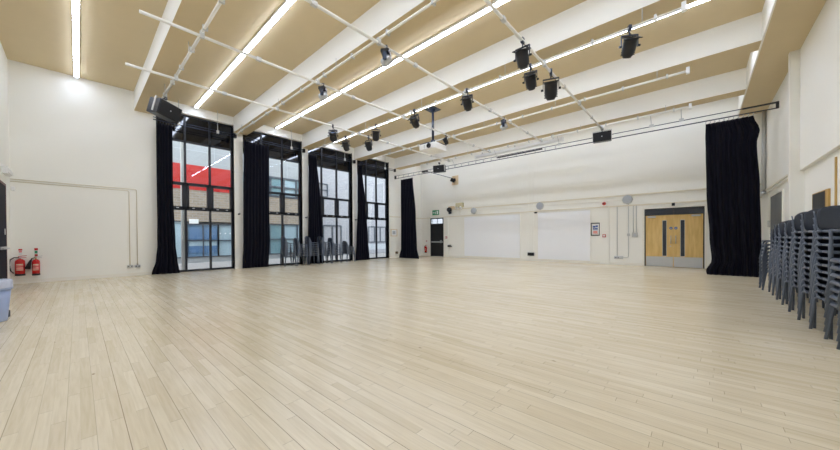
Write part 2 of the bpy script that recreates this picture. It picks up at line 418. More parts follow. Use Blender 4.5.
# grey doors on the right wall
d = thing('door_3', None, None, (XRL, 14.12, 0), -PI/2); d['kind'] = 'structure'
f = MB(); f.box(-.96, -.93, -.04, 0, 0, 2.49).box(.93, .96, -.04, 0, 0, 2.49).box(-.93, .93, -.04, 0, 2.46, 2.49)
f.build('door_frame', M_TRIM, d)
for s in (-1, 1):
    x0, x1 = (-.93, -.004) if s < 0 else (.004, .93)
    lo = MB().box(x0, x1, -.035, -.002, .01, 2.455).build('door_leaf', M_DOORGRY, d)
    MB().box(s*.08-.025, s*.08+.025, -.045, -.035, .92, 1.12).cyl((s*.08, -.08, 1.03), (s*.2, -.08, 1.03), .01).cyl((s*.08, -.08, 1.03), (s*.08, -.035, 1.03), .01).build('lever_handle', M_STEEL, lo)
# dark door in the near wall, at the left edge of the view
d = thing('door_4', None, None, (-12.7, YN, 0), PI); d['kind'] = 'structure'
f = MB(); f.box(-.65, -.60, -.004, .12, 0, 2.66).box(.60, .65, -.004, .12, 0, 2.66).box(-.60, .60, -.004, .12, 2.61, 2.66)
f.build('door_frame', M_MAROON, d)
lo = MB().box(-.597, .597, .002, .05, .01, 2.607).build('door_leaf', mat('navy_door_paint', (14, 17, 34), .75, spec=.2), d)
MB().box(-.45, .5, -.02, .002, .98, 1.05).cyl((-.45, -.045, 1.0), (.5, -.045, 1.0), .02).build('push_bar', M_STEEL, lo)
g = MB().box(.36, .44, -.004, .002, 1.35, 1.5).build('door_notice', M_WHITE, lo)

# ------------------------------------------------------------------ ceiling lights
for i, (y, nm) in enumerate(((.02, 'white led strip light over the fire extinguishers, nearest the camera'),
                             (2.98, 'white led strip light ending over the first tall window from the left'),
                             (5.93, 'white led strip light ending over the second tall window'),
                             (8.72, 'white led strip light in the bay with the projector pole'),
                             (11.42, 'led strip light hidden above the second last beam'),
                             (14.72, 'led strip light hidden above the last beam, lighting the far wall'))):
    t = thing('led_strip_light', nm, 'light', (-6.5, y, ZC), 0, 'led strip lights between the beams')
    MB().box(-7.45, 7.45, -.052, .052, -.065, 0).build('housing', M_WHITE, t)
    for sx in (-1, 1): MB().box(sx*7.46-.012, sx*7.46+.012, -.055, .055, -.088, 0).build('end_cap', M_WHITE, t)
    n = 10; L_ = 14.9/n
    for k in range(n):
        MB().box(-7.45+k*L_+(.16 if k == 0 else .008), -7.45+(k+1)*L_-.008, -.050, .050, -.082, -.065).build('diffuser', M_LEDS[i], t, bevel=.006)

# ------------------------------------------------------------------ lighting grid
ZP, ZX = 5.15, 5.235
def clamp(mb, x, y, z, ax):
    mb.box(x-.035, x+.035, y-.035, y+.035, z-.04, z+.045)
PX = [(-9.55, 'farthest left'), (-7.18, 'second from the left'), (-4.81, 'third from the left'), (-2.63, 'farthest right')]
YX = [1.66, 4.12, 7.20, 10.02, 12.80]
for x, nm in PX:
    t = thing('lighting_pipe', 'pale steel pipe running the length of the hall under the beams, %s' % nm, 'pipe', (x, 0, ZP), 0, 'long pipes of the lighting grid')
    MB().cyl((0, .75, 0), (0, 12.93, 0), .030, 12).build('tube', M_ALU, t)
    for y in YX: MB().box(-.035, .035, y-.035, y+.035, -.035, .10).build('scaffold_clamp', M_GALV, t)
    for y in (2.7, 5.2, 8.6, 11.4): MB().box(-.034, .034, y-.05, y+.05, -.038, .038).build('socket_clip', M_GALV, t)
XR0 = [-11.6, -13.2, -12.6, -11.5, -11.5]; XR1 = [.5, .5, -.2, -.2, -.2]
NMX = ['nearest the camera', 'second from the camera', 'in the middle bay beside a bright strip', 'second from the far wall', 'nearest the far wall']
for i, y in enumerate(YX):
    t = thing('cross_pipe', 'pale pipe with conduit crossing under the beams, %s' % NMX[i], 'pipe', (0, y, ZX), 0, 'cross pipes of the lighting grid')
    MB().cyl((XR0[i], 0, 0), (XR1[i], 0, 0), .025, 12).build('tube', M_ALU, t)
    MB().cyl((XR0[i], .045, .045), (XR1[i], .045, .045), .011, 8).build('conduit', M_ALU, t)
    # drop rods to the beam or ceiling
    for k in range(5):
        x = XR0[i]+.6+(XR1[i]-XR0[i]-1.2)*k/4
        inside = BEAMY[i] <= y <= BEAMY[i]+BW
        MB().cyl((x, 0, 0), (x, 0, (BZ-ZX) if inside else .22), .008, 6).build('drop_rod', M_GALV, t)
    for k in range(12):
        x = XR0[i]+.5+(XR1[i]-XR0[i]-.9)*k/11
        MB().box(x-.02, x+.02, -.028, .06, -.03, .065).build('pipe_clip', M_GALV, t)
    if i >= 2:
        MB().box(XR1[i]-.035, XR1[i]+.035, -.03, .05, -.06, .10).build('end_box', M_WHITE, t, bevel=.008)

# ------------------------------------------------------------------ stage lanterns
def lens_profile_lantern(tilt, name, label):
    t = thing(name, label, 'stage light', (0, 0, 0), 0, 'stage lanterns on the lighting grid')
    MB().box(-.025, .025, -.045, .045, -.05, .05).cyl((0, 0, -.05), (0, 0, -.13), .012).box(-.012, .012, -.075, -.03, -.02, .02).build('hook_clamp', M_NAVYG, t)
    MB().box(-.15, .15, -.018, .018, -.145, -.13).box(-.15, -.138, -.018, .018, -.36, -.13).box(.138, .15, -.018, .018, -.36, -.13).build('yoke', M_NAVYG, t)
    M = Matrix.Translation((0, 0, -.34)) @ Matrix.Rotation(-tilt, 4, 'X') @ Matrix.Rotation(PI/2, 4, 'X')   # local +z of the lathe points to -y
    b = MB().lathe([(0, -.2), (.07, -.2), (.085, -.17), (.105, -.15), (.115, -.08), (.12, 0), (.12, .1), (.128, .1), (.128, .13), (.095, .13), (.095, .1)], 20, M)
    for k in range(5): b.box(-.125, .125, -.004, .004, -.16+k*.03, -.145+k*.03, M=M)
    bo = b.build('lamp_body', M_BLACK, t)
    MB().lathe([(0, .125), (.05, .12), (.094, .105), (.094, .1), (0, .1)], 20, M).build('lens', M_LENS, t)
    fr = MB()
    for a in ((-.14, .14, .12, .14), (-.14, .14, -.14, -.12), (-.14, -.12, -.12, .12), (.12, .14, -.12, .12)): fr.box(a[0], a[1], a[2], a[3], .13, .145, M=M)
    fr.build('colour_frame', M_BLACK, t)
    for s in (-1, 1): MB().cyl((s*.15, 0, -.34), (s*.185, 0, -.34), .022, 12).build('tilt_knob', M_BLACK, t)
    MB().tube([(0, .02, -.06), (.08, .06, -.12), (.1, .12, -.22), (.04, .16, -.3)], .007, 6).build('cable', M_RUBBER, t)
    return t
def moving_head(tilt, name, label):
    t = thing(name, label, 'stage light', (0, 0, 0), 0, 'moving head lights on the lighting grid')
    MB().box(-.025, .025, -.045, .045, -.06, .05).cyl((0, 0, -.06), (0, 0, -.1), .014).build('hook_clamp', M_NAVYG, t)
    MB().prism([(-.17, -.2), (.17, -.2), (.14, -.1), (-.14, -.1)], -.11, .11).build('base_box', M_BLACK, t, bevel=.012)
    MB().box(-.17, -.135, -.05, .05, -.4, -.19).box(.135, .17, -.05, .05, -.4, -.19).box(-.17, .17, -.05, .05, -.225, -.2).build('yoke', M_NAVYG, t, bevel=.01)
    M = Matrix.Translation((0, 0, -.36)) @ Matrix.Rotation(-tilt, 4, 'X') @ Matrix.Rotation(PI/2, 4, 'X')
    MB().lathe([(0, -.13), (.07, -.125), (.105, -.09), (.12, 0), (.115, .1), (.1, .15), (.088, .15), (.088, .13)], 22, M).build('lamp_head', M_STEEL, t)
    MB().lathe([(0, .145), (.05, .142), (.087, .13), (.087, .125), (0, .125)], 20, M).build('lens', M_LENS, t)
    return t
LY = [  # kind, x, y, hang z, rot, tilt, label
 ('m', -7.18, 4.26, ZP, 2.4, 0.50, 'moving head light with pale body, hanging by the second strip light from the left'),
 ('m', -4.81, 4.31, ZP, 2.2, 0.60, 'moving head light with pale body on the third pipe, nearest the camera of its pipe'),
 ('p', -9.55, 6.05, ZP, .8, 0.95, 'black stage lantern hanging over the third tall window, left of its neighbour'),
 ('p', -10.45, 7.20, ZX, .5, 1.05, 'black stage lantern hanging lowest near the top right of the third window'),
 ('p', -9.55, 7.62, ZP, .2, 1.15, 'black stage lantern in the left cluster, the larger lower one beside the fourth window'),
 ('p', -8.60, 7.20, ZX, 1.0, 1.25, 'black stage lantern in the left cluster, tilted, its cable trailing right'),
 ('p', -6.70, 7.20, ZX, .1, 0.85, 'black stage lantern hanging just left of the projector pole'),
 ('p', -7.18, 9.45, ZP, -.5, 1.05, 'small looking black lantern hanging just right of the projector'),
 ('p', -4.72, 7.20, ZX, .25, 0.95, 'black stage lantern at the crossing of the third long pipe and a bright strip'),
 ('m', -4.81, 9.50, ZP, 2.0, 0.50, 'moving head light with pale lens, alone on the third pipe towards the far wall'),
 ('p', -2.63, 6.02, ZP, .0, 1.25, 'black stage lantern with wide yoke, upper left of the group of three'),
 ('p', -2.95, 7.20, ZX, .15, 0.95, 'black stage lantern at the lower left of the group of three'),
 ('p', -2.63, 7.62, ZP, .35, 1.15, 'bulky black stage lantern at the right of the group of three'),
 ('p', -1.00, 7.20, ZX, .55, 0.95, 'black stage lantern hanging alone at the right end of the bright strip'),
]
PROTO = {}
for k, x, y, z, r, tl, lab in LY:
    key = (k, tl)
    nm = 'stage_lantern' if k == 'p' else 'moving_head_light'
    if key not in PROTO:
        o = (lens_profile_lantern if k == 'p' else moving_head)(tl, nm, lab); o.location = (x, y, z); o.rotation_euler.z = r; PROTO[key] = o
    else: o = dup(PROTO[key], (x, y, z), r, lab)
    if k == 'm': o = PROTO[key] if PROTO[key]['label'] == lab else o; o.scale = (.8, .8, .8)
    if 'bulky' in lab: o.scale = (1.2, 1.2, 1.2)
    if 'small looking' in lab: o.scale = (.72, .72, .72)

# ------------------------------------------------------------------ loudspeakers
def speaker(label, loc, rotz, roll, size, lean=0):
    L_, D_, H_ = size
    t = thing('loudspeaker', label, 'loudspeaker', loc, rotz, 'black loudspeakers hung from the grid')
    R = Matrix.Rotation(roll, 4, 'X')
    T = Matrix.Translation((0, 0, -.12-H_/2)) @ Matrix.Rotation(lean, 4, 'Y') @ R
    MB().prism([(-L_/2, -H_/2), (L_/2, -H_/2), (L_/2, H_/2), (-L_/2, H_/2)], -D_/2+.03, D_/2, M=T).build('cabinet', M_NAVYG if size[0] > .65 else M_BLACK, t, bevel=.015)
    MB().box(-L_/2+.012, L_/2-.012, -D_/2, -D_/2+.03, -H_/2+.012, H_/2-.012, M=T).build('grille', M_BLACKG, t, bevel=.008)
    MB().cyl((0, -D_/2-.003, 0), (0, -D_/2, 0), .018, 12, M=T).build('badge', M_STEEL, t)
    MB().box(-L_/2-.012, -L_/2, -.03, .03, -H_/2+.05, H_/2+.05, M=T).box(L_/2, L_/2+.012, -.03, .03, -H_/2+.05, H_/2+.05, M=T).box(-L_/2-.012, L_/2+.012, -.03, .03, H_/2+.04, H_/2+.052, M=T).build('bracket', M_GALV, t)
    MB().cyl((0, 0, -.12), (0, 0, .03), .018).box(-.04, .04, -.05, .05, -.03, .04).build('hanging_clamp', M_BLACK, t)
    return t
speaker('long black loudspeaker hung above the left end of the first window', (-11.3, 1.70, ZX-.02), PI/2+.55, .2, (.62, .42, .42), .12)
speaker('black loudspeaker at the far end of the long pipe farthest right', (-2.63, 12.9, ZP), .15, .1, (.58, .34, .34))
speaker('black loudspeaker hung left of centre, just above the far curtain track', (-10.15, 12.80, ZX-.1), .25, .1, (.60, .34, .36))

# ------------------------------------------------------------------ projector on its pole
t = thing('ceiling_projector', 'pale projector hung from the ceiling on a long black pole', 'projector', (-7.6, 9.2, ZC))
MB().box(-.22, .22, -.22, .22, -.03, 0).cyl((0, 0, -.1), (0, 0, -.03), .07, 16, .12).build('ceiling_plate', M_NAVYG, t)
MB().cyl((0, 0, -1.3), (0, 0, -.08), .045, 16).build('pole', M_NAVYG, t)
b = MB().cyl((0, 0, -1.33), (0, 0, -1.2), .09, 16)
for sx in (-1, 1):
    for sy in (-1, 1): b.tube([(0, 0, -1.24), (sx*.2, sy*.2, -1.3), (sx*.36, sy*.36, -1.38)], .022, 8)
b.build('mounting_spider', M_NAVYG, t)
bo = MB().box(-.38, .38, -.38, .38, -1.62, -1.38, M=Matrix.Rotation(.06, 4, 'Z')).build('projector_body', M_PROJ, t, bevel=.03)
MB().lathe([(0, 0), (.09, 0), (.09, .04), (.07, .04), (.07, .02), (0, .02)], 20, Matrix.Translation((.12, -.385, -1.5)) @ Matrix.Rotation(PI/2, 4, 'X')).build('lens_ring', M_BLACK, bo)
MB().box(-.3, -.1, -.388, -.375, -1.57, -1.43).build('vent_grille', M_GREY, bo)

# ------------------------------------------------------------------ curtains and their tracks
def curtain(name, label, axis, plane, levels, folds, amp, group, top_amp=.5, seed=0, thick=.012, ncol=None):
    """levels: list of (z, a0, a1); folds run vertically"""
    rnd = random.Random(seed)
    nc = ncol or folds*10; levels = sorted(levels)
    z0, z1 = levels[0][0], levels[-1][0]; nr = 36
    ph = [rnd.uniform(-.5, .5) for _ in range(folds+2)]
    def ext(z):
        for (za, a0, a1), (zb, b0, b1) in zip(levels, levels[1:]):
            if z <= zb+1e-6:
                q = (z-za)/(zb-za); q = q*q*(3-2*q); return a0+(b0-a0)*q, a1+(b1-a1)*q
        return levels[-1][1:]
    P = []
    for i in range(nr+1):
        z = z0+(z1-z0)*(i/nr)**1.15
        a0, a1 = ext(z); q = (z-z0)/(z1-z0); A = amp*(1-(1-top_amp)*q)
        row = []
        for j in range(nc+1):
            u = j/nc
            fi = u*folds; k = int(min(fi, folds))
            w = math.sin(2*PI*fi+ph[k]*.4+.35*math.sin(z*1.1+k*1.7))+.35*math.sin(2*PI*fi*.5+1.3+z*.5)
            a = a0+(a1-a0)*(u+.25/folds*math.sin(4*PI*fi)*.3)
            dd = plane+A*w
            row.append((dd, a, z) if axis == 'Y' else (a, dd, z))
        P.append(row)
    o = MB().shell(P, thick).build(name, M_CURTAIN)
    tag(o, label, 'curtain', group)
    a0, a1 = levels[-1][1:]
    for j in range(folds+1):
        a = a0+(a1-a0)*j/folds; h = MB()
        if axis == 'Y': h.box(plane-.008, plane+.008, a-.012, a+.012, z1-.01, z1+.06)
        else: h.box(a-.012, a+.012, plane-.008, plane+.008, z1-.01, z1+.09)
        h.build('heading_hook', M_GALV if axis == 'X' else M_BLACK, o)
    return o
G1 = 'black curtains at the tall windows'
XCU = -13.75
curtain('stage_curtain', 'tall black curtain gathered at the left side of the first window', 'Y', XCU, [(.01, 1.66, 2.42), (.5, 1.78, 2.36), (1.0, 1.82, 2.32), (3, 1.83, 2.26), (5.2, 1.86, 2.26)], 5, .038, G1, seed=1)
curtain('stage_curtain', 'widest black window curtain, covering the left of the second window', 'Y', XCU, [(.01, 4.46, 5.48), (1.2, 4.50, 5.54), (5.2, 4.56, 5.56)], 8, .038, G1, seed=2)
curtain('stage_curtain', 'black curtain at the third window, behind the grey chair stacks', 'Y', XCU, [(.01, 7.27, 8.14), (1.3, 7.30, 8.10), (3.0, 7.36, 7.98), (5.2, 7.38, 7.80)], 6, .038, G1, seed=3)
curtain('stage_curtain', 'black curtain tapering upwards at the left side of the fourth window', 'Y', XCU, [(.01, 10.02, 10.98), (1.2, 10.10, 10.88), (3.0, 10.2, 10.72), (5.2, 10.22, 10.5)], 6, .038, G1, seed=4)
G2 = 'black curtains on the far track'
curtain('stage_curtain', 'black curtain hanging in the far left corner beside the exit door', 'X', 13.15, [(.01, -13.62, -11.95), (.6, -13.45, -12.1), (2.5, -13.42, -12.18), (4.73, -13.40, -12.42)], 9, .04, G2, seed=5)
curtain('stage_curtain', 'large black curtain at right beside the wooden double doors', 'X', 13.15, [(.01, .20, 1.40), (.12, .17, 1.40), (.45, .30, 1.36), (1.2, .25, 1.33), (2.6, .18, 1.30), (3.9, .16, 1.24), (4.25, .15, 1.30), (4.69, .16, 1.17)], 10, .05, G2, seed=6)
# tracks above the windows
TR = [(1.75, 4.24, 'first', [2.45, 3.65]), (4.64, 7.14, 'second', [6.55]), (7.5, 10.0, 'third', [9.4]), (10.36, 12.98, 'fourth', [12.2])]
for y0, y1, nm, rods in TR:
    t = thing('curtain_track', 'slim dark curtain rail across the top of the %s window' % nm, 'curtain rail', (XCU, y0, 5.32), 0, 'curtain rails above the windows')
    MB().cyl((0, 0, .05), (0, y1-y0, .05), .014, 8).cyl((0, 0, -.03), (0, y1-y0, -.03), .018, 8).build('rail', M_NAVYG, t)
    for y in rods: MB().cyl((0, y-y0, .05), (0, y-y0, ZC-5.32), .012, 8).box(-.03, .03, y-y0-.04, y-y0+.04, -.05, .07).build('drop_rod', M_GALV, t)
    MB().box(-.05, .05, y1-y0-.05, y1-y0+.05, -.08, .09).build('end_pulley', M_BLACK, t)
# long ladder track before the far wall
t = thing('curtain_track', 'long dark ladder curtain track crossing before the far wall', 'curtain rail', (0, 13.15, 4.92))
MB().cyl((-13.85, 0, .10), (1.62, 0, .02), .013, 8).build('upper_rail', M_NAVYG, t)
MB().cyl((-13.85, 0, -.06), (1.62, 0, -.14), .017, 8).build('lower_rail', M_NAVYG, t)
for k in range(23):
    x = -13.6+k*.42; z = .02-(x-1.62)*.08/15.47
    MB().box(x-.018, x+.018, -.012, .012, z-.16, z).build('spacer', M_GALV, t)
for x in (-9.4, -7.0, -4.2, -1.2, -.42):
    MB().cyl((x, 0, .03), (x, -.30, .34), .010, 6).box(x-.06, x+.06, -.03, .03, .02, .1).build('drop_rod', M_GALV, t)
MB().box(-7.0, -4.9, -.025, .025, -.02, .03).build('overlap_arm', M_BLACK, t)
MB().box(.95, 1.6, -.02, .02, .0, .04).build('overlap_arm', M_BLACK, t)
MB().box(1.6, XR-.03, -.035, .035, -.15, .04).build('end_pulley', M_BLACK, t)
MB().box(-13.92, -13.84, -.04, .04, -.08, .12).build('end_pulley', M_BLACK, t)
# roller screen case under the last beam
t = thing('projection_screen_case', 'long white roller screen case under the last beam, left of centre', 'projection screen', (-6.25, 13.44, 5.24))
MB().cyl((-2.06, 0, 0), (2.06, 0, 0), .075, 16).box(-2.06, 2.06, -.06, .06, 0, .08).build('case', M_WHITE, t)
for s in (-1, 1): MB().box(s*2.08-.02, s*2.08+.02, -.085, .085, -.085, .09).build('end_cap', M_WHITE, t)
for x in (-1.7, 0, 1.7): MB().box(x-.02, x+.02, -.03, .03, .08, BZ-5.24).build('hanging_bracket', M_GALV, t)

# ------------------------------------------------------------------ far wall fittings (local -y faces the room)
def on_far(name, label, cat, x, z, group=None): return thing(name, label, cat, (x, YF, z), 0, group)
o = MB().box(XL+.02, -13.2, YF-.03, YF, 2.50, 2.545).box(-12.08, -3.28, YF-.035, YF, 2.50, 2.55).box(-2.92, 1.6, YF-.035, YF, 2.50, 2.55).box(-3.28, -2.92, YF-.085, YF-.05, 2.5, 2.55).build('trim_11', M_RAIL); struct(o)
o = MB().box(-11.4, 1.6, YF-.04, YF, 2.94, 2.99).build('trim_12', M_RAIL); struct(o)
o = MB().box(-9.8, -2.3, YF-.028, YF, 2.765, 2.79).build('trim_13', M_TRIM); struct(o)
o = MB().box(XL+.001, XL+.035, 12.75, YF-.04, 2.50, 2.55).build('trim_14', M_RAIL); struct(o)
o = MB().box(XR-.035, XR-.001, 11.1, YF-.02, 2.72, 2.76).build('trim_15', M_RAIL); struct(o)
for i, (a, b, lab) in enumerate(((-10.5, -7.0, 'large blank white wall board, left of the two'), (-6.06, -3.66, 'blank white wall board, the right one, beside the framed poster'))):
    t = on_far('wall_board', lab, 'board', (a+b)/2, 0, 'white boards on the far wall'); h = (b-a)/2
    MB().box(-h, h, -.03, 0, .11, 2.43).build('panel', M_BOARD, t)
    f = MB().box(-h-.015, -h, -.036, 0, .095, 2.445).box(h, h+.015, -.036, 0, .095, 2.445).box(-h, h, -.036, 0, .095, .11).box(-h, h, -.036, 0, 2.43, 2.445)
    f.build('edge_trim', M_TRIM, t)
for x, lab in ((-9.83, 'round grey wall speaker over the left white board'), (-5.94, 'round grey wall speaker over the right white board'), (-2.25, 'round grey wall speaker nearest the double doors')):
    t = on_far('wall_speaker', lab, 'speaker', x, 2.78, 'round grey wall speakers')
    R = Matrix.Rotation(PI/2, 4, 'X')
    MB().lathe([(0, .0), (.2, 0), (.2, .05), (.185, .075), (.17, .08)], 8, R).build('casing', M_GALV, t)
    MB().lathe([(.17, .078), (.1, .09), (0, .094), (0, .07), (.17, .07)], 24, R).build('grille', M_GREY, t)
# exit sign with running figure
t = on_far('exit_sign', 'green exit sign with white running figure above the black door', 'sign', -12.72, 2.85)
MB().box(-.27, .27, -.03, 0, -.16, .16).build('sign_panel', M_GREEN, t)
s_ = MB(); y0, y1 = -.034, -.03
s_.prism([(.10, -.11), (.21, -.11), (.21, .11), (.10, .11)], y0, y1)
s_.build('doorway_mark', M_WHITE, t)
s_ = MB().prism([(-.01, .05), (.02, .08), (.05, .05), (.02, .02)], y0, y1).prism([(-.06, .03), (.0, .02), (.02, -.04), (-.04, -.04)], y0, y1).prism([(-.04, -.04), (.0, -.04), (-.02, -.11), (-.06, -.1)], y0, y1).prism([(-.1, -.01), (-.06, .03), (-.05, .01), (-.09, -.03)], y0, y1)
s_.build('running_figure', M_WHITE, t)
MB().prism([(-.22, .0), (-.16, .06), (-.16, .02), (-.12, .02), (-.12, -.02), (-.16, -.02), (-.16, -.06)], y0, y1).build('arrow_mark', M_WHITE, t)
# conduit stub to the exit sign
# red extinguisher
def extinguisher(label, loc, rotz, r, h, hose, group, kind):
    t = thing('fire_extinguisher', label, 'fire extinguisher', loc, rotz, group)
    MB().lathe([(0, .01), (r*.85, .01), (r*.92, 0), (r, .02), (r, h*.82), (r*.9, h*.88), (r*.55, h*.95), (r*.25, h*.97), (r*.25, h*1.0), (0, h*1.0)], 24).build('cylinder', M_RED, t)
    MB().lathe([(r*.9, -.004), (r*1.04, -.004), (r*1.04, .05), (r*1.0, .05)], 24).build('base_boot', M_RUBBER, t)
    MB().cyl((0, 0, h), (0, 0, h+.05), r*.24, 12).build('valve', M_STEEL if kind == 'w' else M_PINE, t)
    MB().prism([(-.03, h+.05), (.12, h+.07), (.12, h+.082), (-.03, h+.065)], -.012, .012).prism([(-.03, h+.03), (.11, h+.02), (.11, h+.032), (-.03, h+.045)], -.012, .012).build('lever', M_RED if kind == 'w' else M_STEEL, t)
    lb = MB()
    n = 10
    P = [[(math.sin(a)*(r+.002), -math.cos(a)*(r+.002), z) for z in (h*.3, h*.72)] for a in [(-.95+1.9*k/n) for k in range(n+1)]]
    lo = lb.shell(P, .001).build('instruction_label', M_RED, t)
    for q, (z0, z1, wd, mm) in enumerate(((.62, .68, .7, M_YELLOWL), (.54, .6, .75, M_PINKL), (.36, .5, .7, M_PINKL), (.31, .345, .72, M_YELLOWL))):
        P = [[(math.sin(a)*(r+.004), -math.cos(a)*(r+.004), z) for z in (h*z0, h*z1)] for a in [(-wd+2*wd*k/n) for k in range(n+1)]]
        MB().shell(P, .001).build('label_panel', mm, lo)
    MB().tube(hose, .014, 8).build('hose', M_RUBBER, t)
    if kind == 'c':
        hx, hy, hz = hose[-1]
        MB().lathe([(.02, .05), (.028, 0), (.055, -.2), (.05, -.2), (.02, 0)], 16, Matrix.Translation((hx, hy, hz)) @ Matrix.Rotation(.25, 4, 'Y')).build('discharge_horn', M_RUBBER, t)
    MB().box(-.03, .03, r*.6, r+.035, h*.55, h*.75).build('wall_bracket', M_RED, t)
    return t
GX = 'extinguishers on the left wall'
extinguisher('wide red water extinguisher with looped black hose, left of the two by the dark door', (-13.875, -1.075, .235), PI/2, .088, .47,
             [(-.02, -.04, .49), (-.09, -.07, .5), (-.16, -.07, .44), (-.175, -.07, .3), (-.15, -.07, .14), (-.10, -.06, .07)], GX, 'w')
extinguisher('slimmer red gas extinguisher with black horn, right of the two by the dark door', (-13.885, -.80, .22), PI/2, .072, .46,
             [(-.02, -.02, .49), (-.07, -.03, .47), (-.1, -.03, .38)], GX, 'c')
extinguisher('small red extinguisher on the far wall left of the black exit door', (-13.53, YF-.1, .22), 0, .075, .44,
             [(-.02, -.02, .47), (-.08, -.02, .44), (-.1, -.02, .3), (-.08, -.02, .16)], None, 'w')
for y, z, hh, mm, lab in ((-1.075, .885, .17, M_PINKL, 'small red and white extinguisher sign, left of the two'), (-.80, .86, .26, M_GREEN, 'taller red, white and green extinguisher sign, right of the two')):
    t = thing('extinguisher_sign', lab, 'sign', (XL, y, z), PI/2, 'signs above the extinguishers')
    MB().box(-.035, .035, -.006, 0, -hh/2, hh/2).build('sign_panel', M_WHITE, t)
    MB().box(-.033, .033, -.008, -.006, hh*.22, hh*.46).build('red_band', M_RED, t)
    MB().box(-.026, .026, -.008, -.006, -hh*.12, hh*.17).build('middle_panel', mm, t)
    if hh > .2: MB().box(-.028, .028, -.008, -.006, -hh*.45, -hh*.2).build('lower_band', M_REDP, t)
    else:
        MB().box(-.026, .026, -.008, -.006, -hh*.40, -hh*.34).build('text_line', M_GREY, t)
t = on_far('extinguisher_sign', 'small pale sign above the extinguisher by the exit door', 'sign', -13.53, .95)
MB().box(-.05, .05, -.006, 0, -.09, .09).build('sign_panel', M_WHITE, t)
MB().box(-.045, .045, -.008, -.006, .02, .08).build('red_band', M_REDP, t)
# poster in black frame
t = on_far('framed_poster', 'small black framed poster with blue lettering right of the white boards', 'picture', -3.46, 1.55)
f = MB().box(-.19, .19, -.03, 0, .25, .29).box(-.19, .19, -.03, 0, -.29, -.25).box(-.19, -.15, -.03, 0, -.25, .25).box(.15, .19, -.03, 0, -.25, .25)
f.build('frame', M_BLACK, t)
p_ = MB().box(-.15, .15, -.012, -.002, -.25, .25).build('poster', M_WHITE, t)
b_ = MB()
for (a, b, z0, z1) in ((-.1, .0, .08, .15), (.01, .1, .1, .17), (-.09, -.04, .0, .065), (-.03, .02, .0, .065), (.03, .09, .0, .065), (-.1, .1, -.04, -.015)): b_.box(a, b, -.014, -.012, z0, z1)
b_.build('blue_lettering', M_BLUE, p_)
MB().box(-.09, .08, -.014, -.012, -.17, -.08).box(-.1, .1, -.014, -.012, -.21, -.19).build('red_lettering', M_PINKL, p_)
# fire alarm devices
def alarm(label, x, z, yo):
    t = thing('fire_alarm_sounder', label, 'fire alarm', (x, YF-yo, z))
    MB().lathe([(0, 0), (.075, 0), (.075, .03), (.06, .07), (.045, .085), (0, .085)], 20, Matrix.Rotation(PI/2, 4, 'X')).build('sounder', M_REDP, t)
    MB().lathe([(0, .085), (.03, .085), (.028, .092), (0, .092)], 16, Matrix.Rotation(PI/2, 4, 'X')).build('lens', M_BLACK, t)
alarm('round dark red fire alarm sounder high on the far wall pier', -3.10, 2.67, .085)
def callpoint(label, x, z, yo):
    t = thing('fire_call_point', label, 'fire alarm', (x, YF-yo, z))
    MB().box(-.065, .065, -.045, 0, -.065, .065).build('body', M_REDP, t, bevel=.006)
    MB().box(-.04, .04, -.048, -.045, -.03, .04).build('glass', M_WHITE, t)
callpoint('small red break glass point on the far wall pier', -3.10, 1.25, .05)
callpoint('small red break glass point right of the black exit door', -11.84, 1.23, .04)
# conduits and boxes near the double doors
t = on_far('wall_conduit', 'grey conduit dropping to a low socket, left of the pair near the double doors', 'conduit', -2.62, 0)
MB().cyl((0, -.02, .36), (0, -.02, 2.50), .015, 8).build('tube', M_GALV, t)
MB().box(-.11, .11, -.05, 0, .26, .36).build('socket_box', M_STEEL, t, bevel=.006)
for x in (-.045, .045): MB().box(x-.02, x+.02, -.054, -.05, .29, .32).build('outlet', M_BLACK, t)
t = on_far('wall_conduit', 'thin grey conduit hooking left at its foot, below the speaker near the double doors', 'conduit', -2.21, 0)
MB().tube([(0, -.02, 2.58), (0, -.02, .40), (-.02, -.02, .335), (-.08, -.02, .315), (-.20, -.02, .315)], .013, 8).build('tube', M_GALV, t)
MB().box(-.31, -.19, -.05, 0, .26, .37).build('socket_box', M_STEEL, t, bevel=.006)
MB().box(-.05, .05, -.05, 0, 1.23, 1.34).build('switch_box', M_GALV, t, bevel=.006)
t = on_far('switch_box', 'grey switch box on twin conduits left of the double doors', 'switch', -1.99, 1.28)
MB().box(-.1, .1, -.06, 0, -.1, .1).build('box', M_GALV, t, bevel=.008)
MB().box(-.05, .05, -.066, -.06, -.05, .05).build('plate', M_STEEL, t)
for x in (-.05, .055): MB().cyl((x, -.02, .1), (x, -.02, 1.22), .014, 8).build('conduit', M_GALV, t)
# vertical cable duct between the boards
t = on_far('cable_duct', 'tall cream cable duct between the two white boards', 'duct', -6.42, 0)
MB().box(-.14, -.13, -.02, 0, .45, 5.0).box(.13, .14, -.02, 0, .45, 5.0).box(-.13, .13, -.012, 0, .45, 2.5).build('channel', M_WALL, t)
MB().box(-.15, .17, -.09, 0, .26, .42).build('socket_panel', M_BLACK, t, bevel=.006)
t = on_far('rope_cleat', 'tiny black cleat beside the cable duct below the rail', 'cleat', -6.16, 2.46)
MB().box(-.05, .05, -.06, 0, -.04, .03).cyl((-.09, -.05, 0), (.09, -.05, 0), .015, 8).build('horn', M_BLACK, t)
t = on_far('wall_socket', 'black socket box with lever low on the wall right of the exit door', 'socket', -11.62, .69)
MB().box(-.1, .1, -.09, 0, -.06, .06).build('box', M_BLACK, t, bevel=.01)
MB().cyl((.1, -.05, -.01), (.22, -.07, -.03), .025, 10).build('plug', M_BLACK, t)
t = on_far('door_sensor', 'tiny black sensor above the wooden double doors', 'sensor', -.74, 2.46)
MB().box(-.05, .05, -.06, 0, -.055, .055).build('body', M_BLACK, t, bevel=.01)
